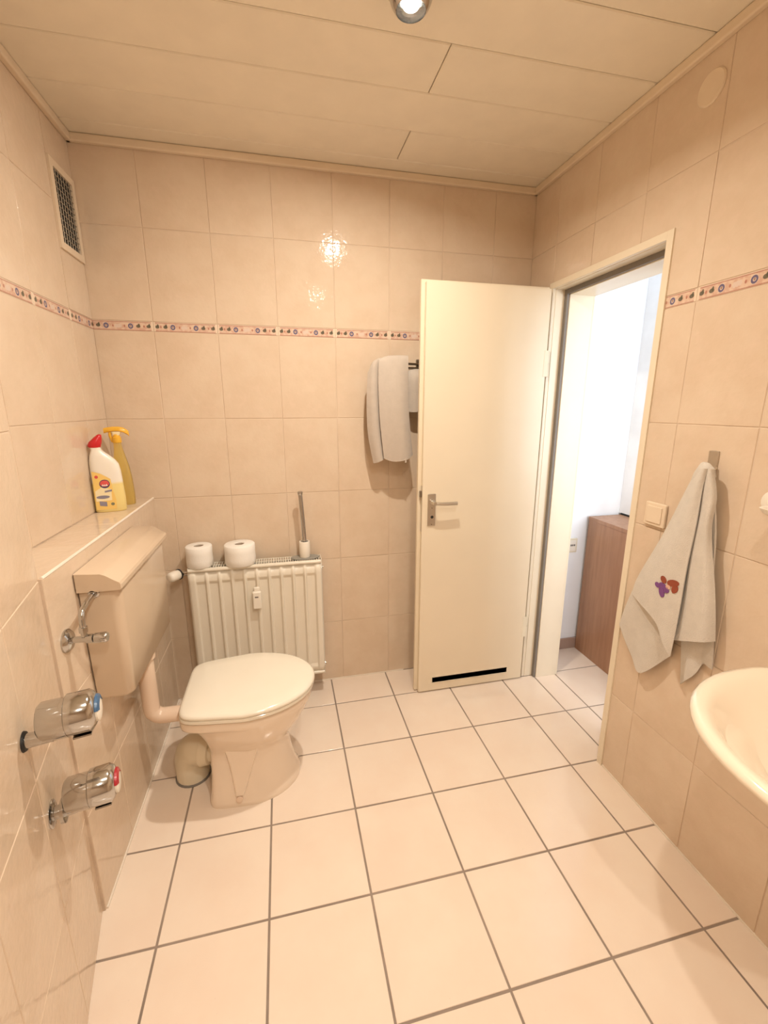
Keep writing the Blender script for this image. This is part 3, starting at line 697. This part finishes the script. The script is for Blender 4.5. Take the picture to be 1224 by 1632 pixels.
# flat printed label on the broad face (towards the room, -y)
def flat(name, poly, y, mat, parent):
    n = len(poly); mb = MB().add([(x, y, z) for x, z in poly] + [(x, y + .0006, z) for x, z in poly], [tuple(range(n)), tuple(range(2 * n - 1, n - 1, -1))] + [(i, n + i, n + (i + 1) % n, (i + 1) % n) for i in range(n)])
    return mb.build(name, mat, parent, smooth=False)
def disc(cx, cz, rx, rz, n=28, a0=0, a1=360): return [(cx + rx * math.cos(math.radians(a0 + (a1 - a0) * i / n)), cz + rz * math.sin(math.radians(a0 + (a1 - a0) * i / n))) for i in range(n)]
lb = flat('label', [(-.047, .012), (.020, .012), (.022, .05), (.016, .085), (.012, .130), (-.018, .152), (-.046, .162)], -.0295, 'label_yellow', b1)
flat('label_panel', [(-.044, .045), (.008, .047), (.010, .09), (-.02, .10), (-.043, .085)], -.0300, 'label_cream', lb)
flat('logo_ring', disc(-.009, .112, .0175, .0165), -.0303, 'label_navy', lb)
flat('logo_field', disc(-.009, .1135, .0150, .0125), -.0309, 'label_red', lb)
flat('logo_letters', [(-.019, .104), (-.016, .112), (-.013, .106), (-.010, .111), (-.007, .106), (-.003, .112), (.001, .104)], -.0315, 'label_white', lb)
flat('print_line', [(-.012, .078), (.012, .082), (.012, .089), (-.012, .085)], -.0305, 'label_grey', lb)
flat('print_oval', disc(-.020, .061, .022, .0065), -.0305, 'label_grey', lb)
flat('print_block', [(-.034, .028), (-.010, .024), (-.010, .042), (-.034, .046)], -.0303, 'label_grey', lb)
flat('print_dot', disc(.009, .032, .0062, .0058, 16), -.0303, 'label_green', lb)
flat('print_flower', disc(-.033, .140, .006, .006, 12), -.0303, 'label_red', lb)

b2 = thing('spray_bottle', 'clear yellow spray bottle with orange trigger head behind the cleaner bottle', 'bottle', (.158, -.115, ZL), rotz=math.radians(8))
P2 = [(0, .030, .022), (.004, .034, .025), (.05, .0345, .0255), (.11, .033, .025), (.16, .029, .022), (.20, .0215, .018), (.235, .0155, .0145), (.256, .014, .0135), (.262, .014, .0135)]
MB().loft([sec(-.006 * (z / .26) ** 2, a, b, z, p=2.3) for z, a, b in P2]).build('bottle_body', 'yellow_bottle', b2, ang=60)
MB().lathe((-.006, 0, .258), (0, 0, 1), [(0, .0165), (.002, .0175), (.022, .0165), (.024, .013), (.034, .012)], 24).build('screw_collar', 'yellow_trigger', b2)
hdm = MB().loft([[(x, y * .011 * k, z + .010 * k2) for (y, k2) in ((-1, -.6), (-1, .5), (-.5, 1), (.5, 1), (1, .5), (1, -.6), (.5, -1), (-.5, -1))] for x, z, k in ((-.048, .306, .55), (-.038, .309, .8), (-.018, .312, 1.1), (.006, .312, 1.25), (.022, .308, 1.15), (.036, .298, .8), (.040, .293, .5))])
th = hdm.build('trigger_head', 'yellow_trigger', b2, ang=50)
MB().loft([sec(-.006, .013, .011, .288, p=3), sec(-.004, .020, .011, .303, p=3)]).build('head_neck', 'label_cream', b2)
MB().tube(smooth_path([(-.024, 0, .306), (-.028, 0, .290), (-.024, 0, .272), (-.020, 0, .262)], 5), [.006] * 16, 10).build('trigger', 'yellow_trigger', b2)

# ------------------------------------------------------------------ vent in the left wall
ve = thing('ventilation_grille', 'cream framed air vent with dark wire mesh high on left wall', 'vent', (XL, -.105, 2.0))
vy0, vy1, vz0, vz1 = -.203, -.008, 1.990, 2.274
fm = MB()
x0, x1 = XL, XL + .009; bw = .024
for a, b in (((x0, vy0, vz0), (x1, vy0 + bw, vz1)), ((x0, vy1 - bw, vz0), (x1, vy1, vz1)), ((x0, vy0 + bw, vz0), (x1, vy1 - bw, vz0 + bw)), ((x0, vy0 + bw, vz1 - bw), (x1, vy1 - bw, vz1))): fm.box(a, b)
under(fm.build('frame', 'trim_paint'), ve)
under(MB().box((XL - .001, vy0 + bw, vz0 + bw), (XL + .001, vy1 - bw, vz1 - bw)).build('vent_shade', 'duct_shade'), ve)  # flat sheet on the wall, dark colour paints the shade inside the vent
ws = MB()
for k in range(1, 7): y = vy0 + bw + (vy1 - vy0 - 2 * bw) * k / 7; ws.tube([(XL + .005, y, vz0 + bw), (XL + .005, y, vz1 - bw)], .0011, 6)
for k in range(1, 12): z = vz0 + bw + (vz1 - vz0 - 2 * bw) * k / 12; ws.tube([(XL + .0055, vy0 + bw, z), (XL + .0055, vy1 - bw, z)], .0013, 6)
under(ws.build('wire_mesh', 'wire'), ve)

# ------------------------------------------------------------------ right wall fittings
XT = XR - .0018
sw = thing('wall_switch', 'square cream wall switch half hidden by the hanging towel', 'switch', (XT, -.93, 1.09))
under(MB().box((XT, -.972, 1.052), (XT - .011, -.888, 1.132)).build('cover_frame', 'trim_paint', bevel=.004), sw)
under(MB().box((XT - .009, -.960, 1.064), (XT - .015, -.900, 1.120)).build('rocker', 'trim_paint', bevel=.002), sw)
cv = tag(MB().lathe((XT, -.902, 2.312), (-1, 0, 0), [(0, .043), (.003, .043), (.006, .040), (.0065, .0)], 40).build('round_cover', 'trim_paint'), 'round beige blanking cover high on the right wall', 'cover plate')
hk = thing('towel_hook', 'flat grey hook on the right wall holding the white towel', 'hook', (XT, -1.10, 1.28))
under(MB().box((XT, -1.113, 1.235), (XT - .006, -1.083, 1.322)).build('back_plate', 'satin_metal', bevel=.002), hk)
under(MB().tube(smooth_path([(XT - .004, -1.112, 1.275), (XT - .022, -1.112, 1.263), (XT - .036, -1.112, 1.268), (XT - .042, -1.112, 1.285)], 6), .005, 12).build('prong', 'satin_metal'), hk)
sd = thing('soap_holder', 'small white wall holder at the right edge above the washbasin', 'soap holder', (XT, -1.30, 1.2))
under(MB().lathe((XT, -1.284, 1.208), (-1, 0, 0), [(0, .030), (.010, .030), (.014, .02)], 24).build('wall_plate', 'white_plastic'), sd)
MB().loft([[(x + XT - .062 - XT, y - .066, z - .004) for x, y, z in sec(0, a, b, h)] for a, b, h in ((.042, .05, 0), (.049, .057, .012), (.044, .052, .012), (.037, .045, .005))]).build('dish', 'white_plastic', sd)

NET = dict(
 FL=[[(1.993, -1.089, 1.268), (1.981, -1.109, 1.272), (1.973, -1.125, 1.276), (1.981, -1.128, 1.277)], [(1.996, -1.035, 1.135), (1.98, -1.076, 1.153), (1.969, -1.11, 1.169), (1.98, -1.124, 1.179)], [(1.999, -.968, .973), (1.978, -1.042, 1.003), (1.964, -1.096, 1.027), (1.978, -1.124, 1.042)], [(2.002, -.911, .842), (1.977, -1.021, .864), (1.96, -1.086, .874), (1.977, -1.124, .875)], [(2.005, -.898, .793), (1.975, -1.037, .77), (1.955, -1.089, .725), (1.975, -1.12, .679)]],
 FR=[[(1.991, -1.108, 1.274), (1.985, -1.123, 1.275), (1.981, -1.137, 1.276), (1.993, -1.137, 1.275)], [(1.993, -1.108, 1.156), (1.985, -1.131, 1.174), (1.98, -1.152, 1.19), (1.996, -1.154, 1.202)], [(1.996, -1.102, 1.017), (1.985, -1.131, 1.053), (1.978, -1.157, 1.087), (1.999, -1.158, 1.111)], [(1.998, -1.095, .86), (1.985, -1.14, .896), (1.977, -1.18, .931), (2.002, -1.192, .952)], [(2.0, -1.081, .715), (1.985, -1.144, .744), (1.975, -1.201, .773), (2.005, -1.224, .786)]],
 BL=[[(1.998, -1.083, 1.263), (1.995, -1.095, 1.266), (1.993, -1.106, 1.269), (1.996, -1.112, 1.271)], [(2.003, -1.028, 1.096), (1.999, -1.057, 1.116), (1.996, -1.082, 1.135), (2.0, -1.102, 1.154)], [(2.008, -.942, .918), (2.002, -1.0, .946), (1.999, -1.052, .975), (2.004, -1.098, 1.016)], [(2.013, -.879, .749), (2.006, -.956, .755), (2.002, -1.024, .774), (2.008, -1.094, .848)], [(2.018, -.859, .65), (2.01, -.929, .569), (2.005, -.991, .53), (2.012, -1.084, .651)]],
 BR=[[(2.0, -1.101, 1.27), (1.998, -1.113, 1.27), (1.999, -1.122, 1.27), (2.001, -1.131, 1.27)], [(2.005, -1.1, 1.115), (2.003, -1.122, 1.121), (2.004, -1.141, 1.126), (2.006, -1.158, 1.129)], [(2.011, -1.103, .935), (2.008, -1.133, .948), (2.01, -1.156, .96), (2.012, -1.178, .965)], [(2.016, -1.103, .763), (2.013, -1.143, .789), (2.015, -1.171, .814), (2.018, -1.201, .815)], [(2.022, -1.126, .576), (2.018, -1.167, .633), (2.02, -1.187, .687), (2.024, -1.218, .687)]])
tw = thing('hand_towel', 'white hand towel with small purple and auburn embroidery hanging from wall hook', 'towel', (2.0, -1.08, .55))
mb = MB()
for key, ph, am in (('FL', .3, .006), ('FR', 1.1, .005), ('BL', 2.2, .004), ('BR', .7, .004)):
    net(mb, NET[key], 8, 8, .005, lambda t, s, ph=ph, am=am: Vector((am * t * math.sin(s * 9 + ph + t * 2), .002 * math.sin(t * 12 + ph), 0)))
# gathered crown over the hook
net(mb, [[(2.012, -1.09, 1.25), (2.004, -1.10, 1.265), (2.005, -1.12, 1.265), (2.012, -1.13, 1.25)], [(1.998, -1.088, 1.272), (1.992, -1.10, 1.288), (1.994, -1.118, 1.287), (1.998, -1.134, 1.272)], [(1.990, -1.083, 1.258), (1.981, -1.103, 1.270), (1.981, -1.120, 1.270), (1.990, -1.134, 1.258)], [(1.992, -1.075, 1.235), (1.984, -1.103, 1.235), (1.984, -1.120, 1.235), (1.992, -1.138, 1.235)]], 5, 5, .005)
cloth = under(mb.build('cloth', 'towel', ang=60), tw)
# small abstract embroidered motif (purple and auburn patches) laid on the cloth's own surface
from mathutils.bvhtree import BVHTree
bvh = BVHTree.FromPolygons([Vector(v) for v in mb.v], mb.f)
def on_cloth(y, z):
    hit = bvh.ray_cast(Vector((1.6, y, z)), Vector((1, 0, 0)))[0]
    return hit.x if hit else 1.965
def patch(cy, cz, ry, rz, mat, rot=0):
    pts = []
    for i in range(16):
        a = 2 * PI * i / 16; p, q = ry * math.cos(a), rz * math.sin(a); pts.append((cy + p * math.cos(rot) - q * math.sin(rot), cz + p * math.sin(rot) + q * math.cos(rot)))
    m_ = MB().loft([[(on_cloth(y, z) + .001, y, z) for y, z in pts], [(on_cloth(y, z) - .0022, y, z) for y, z in pts]])
    return under(m_.build('embroidery', mat), tw)
for cy, cz, ry, rz, mt, rot in ((-1.066, .890, .022, .012, 'purple_thread', .3), (-1.060, .874, .011, .018, 'purple_thread', -.4), (-1.038, .888, .012, .008, 'purple_thread', .1), (-1.094, .916, .019, .011, 'auburn_thread', -.3), (-1.060, .915, .013, .010, 'auburn_thread', .5), (-1.103, .900, .009, .014, 'auburn_thread', .2), (-1.082, .899, .009, .007, 'skin_thread', 0)):
    patch(cy, cz, ry, rz, mt, rot)

# ------------------------------------------------------------------ washbasin
ba = thing('washbasin', 'cream oval washbasin on the right wall, partly cut by the frame', 'washbasin', (1.80, -1.69, .60))
BX, BY, BZ = 2.030, -1.69, .822
def oval(rx, ry, z, dx=0, n=56):
    """D-shaped outline: flat against the wall, round towards the room"""
    pts = []
    for i in range(n):
        a = 2 * PI * i / n; c, s_ = math.cos(a), math.sin(a)
        px, py = c, s_
        if px > 0: x = BX - dx - .175 + (.175) * abs(c) ** .55 * (rx / .28 if rx < .28 else 1); y = ry * math.copysign(abs(s_) ** .62, s_)
        else: x = BX - dx - .175 + rx * c; y = ry * math.copysign(abs(s_) ** .92, s_)
        pts.append((x, BY + y, z))
    return pts
RO = .305; RX = .295
rings = [oval(.05, .055, .645), oval(.09, .10, .66), oval(.13, .14, .69), oval(.185, .195, .745), oval(.225, .235, .780), oval(RX - .012, RO - .010, .797), oval(RX, RO, .806), oval(RX, RO, .814), oval(RX - .006, RO - .006, .8215), oval(RX - .018, RO - .018, BZ + .002), oval(RX - .034, RO - .034, .820, .004), oval(RX - .050, RO - .050, .811, .012), oval(RX - .080, RO - .080, .788, .03), oval(.165, .175, .74, .05), oval(.11, .12, .707, .065), oval(.04, .045, .692, .08)]
under(MB().loft(rings).build('bowl', 'basin_ceramic', ang=70), ba)
under(MB().lathe((BX - .26, BY, .6925), (0, 0, 1), [(0, .022), (.003, .022), (.004, .016), (.002, .012), (.002, 0)], 24).build('drain', 'chrome'), ba)
under(MB().tube(smooth_path([(BX - .2, BY, .65), (BX - .2, BY, .5), (BX - .17, BY, .46), (BX - .13, BY, .5), (BX - .1, BY, .53), (BX, BY, .53)], 6), .016, 14).build('trap', 'chrome'), ba)
fa = MB().lathe((BX - .07, BY, BZ - .002), (0, 0, 1), [(0, .025), (.006, .025), (.01, .021), (.07, .021), (.085, .015)], 24).tube(smooth_path([(BX - .07, BY, .87), (BX - .12, BY, .885), (BX - .19, BY, .87), (BX - .195, BY, .855)], 6), .011, 14)
under(fa.build('tap', 'chrome'), ba)

# ------------------------------------------------------------------ towel holder behind the door
th_ = thing('towel_holder', 'dark metal swivel towel holder on back wall half behind the door', 'towel holder', (1.47, -.02, 1.6))
under(MB().box((1.455, 0, 1.575), (1.495, -.012, 1.665)).build('wall_plate', 'dark_chrome', bevel=.003), th_)
under(MB().tube([(1.475, -.03, 1.575), (1.475, -.03, 1.66)], .008, 12).build('pivot', 'dark_chrome'), th_)
for k, (ex, ey, z) in enumerate(((1.262, -.095, 1.640), (1.26, -.072, 1.622), (1.36, -.05, 1.604))):
    a = under(MB().tube([(1.475, -.03, z), (ex, ey, z)], .0058, 10).build('arm', 'dark_chrome'), th_)
    part_of(MB().lathe((ex, ey, z), (ex - 1.475, ey + .03, 0), [(0, .0085), (.008, .0085), (.01, .005)], 12).build('arm_tip', 'dark_chrome'), a)
def hung(name, label, layers, mat, base):
    t = thing(name, label, 'towel', base); mb = MB()
    for L, ph in layers: net(mb, L, 8, 8, .009, lambda tt, s, ph=ph: Vector((.002 * math.sin(tt * 9 + ph), .004 * tt * math.sin(s * 6 + ph), 0)))
    under(mb.build('cloth', mat, ang=60), t); return t
# the long towel: right, front fold and left, rear fold, both laid over the front arm
front = [[(1.275, -.070, 1.640), (1.31, -.070, 1.645), (1.35, -.068, 1.648), (1.388, -.066, 1.648)],
         [(1.258, -.098, 1.652), (1.295, -.096, 1.664), (1.345, -.092, 1.668), (1.388, -.088, 1.668)],
         [(1.248, -.122, 1.630), (1.285, -.122, 1.64), (1.34, -.118, 1.644), (1.386, -.112, 1.642)],
         [(1.246, -.125, 1.52), (1.285, -.134, 1.52), (1.34, -.132, 1.52), (1.384, -.118, 1.52)],
         [(1.252, -.120, 1.37), (1.292, -.132, 1.37), (1.35, -.132, 1.37), (1.390, -.118, 1.37)],
         [(1.272, -.112, 1.21), (1.315, -.124, 1.195), (1.375, -.124, 1.20), (1.410, -.112, 1.222)]]
rear = [[(1.225, -.075, 1.60), (1.24, -.07, 1.625), (1.26, -.07, 1.635), (1.28, -.07, 1.64)],
        [(1.212, -.098, 1.60), (1.228, -.10, 1.636), (1.25, -.10, 1.650), (1.27, -.10, 1.655)],
        [(1.203, -.105, 1.57), (1.220, -.114, 1.60), (1.238, -.112, 1.62), (1.256, -.106, 1.63)],
        [(1.196, -.100, 1.45), (1.215, -.112, 1.45), (1.236, -.112, 1.45), (1.254, -.100, 1.45)],
        [(1.203, -.094, 1.32), (1.222, -.106, 1.32), (1.246, -.106, 1.32), (1.264, -.094, 1.32)],
        [(1.232, -.090, 1.185), (1.248, -.100, 1.19), (1.268, -.100, 1.20), (1.284, -.09, 1.21)]]
t1 = hung('bath_towel', 'long pale grey towel folded double over the holder arm', [(front, .2), (rear, 1.6)], 'towel_grey', (1.3, -.1, 1.19))
under(MB().tube([(1.375, -.128, 1.208), (1.376, -.128, 1.188)], .0045, 8).build('hanging_loop', 'towel_grey'), t1)
short = [[(1.395, -.03, 1.59), (1.43, -.03, 1.60), (1.47, -.03, 1.60), (1.50, -.03, 1.60)],
         [(1.392, -.058, 1.600), (1.43, -.058, 1.612), (1.47, -.05, 1.612), (1.50, -.05, 1.612)],
         [(1.388, -.078, 1.575), (1.425, -.086, 1.58), (1.465, -.078, 1.585), (1.50, -.075, 1.585)],
         [(1.390, -.074, 1.50), (1.43, -.088, 1.50), (1.47, -.078, 1.50), (1.50, -.075, 1.50)],
         [(1.395, -.07, 1.425), (1.43, -.082, 1.42), (1.47, -.074, 1.43), (1.50, -.07, 1.44)]]
hung('wash_cloth', 'short grey towel on the holder, mostly hidden by the open door', [(short, .5)], 'towel_grey', (1.45, -.06, 1.42))
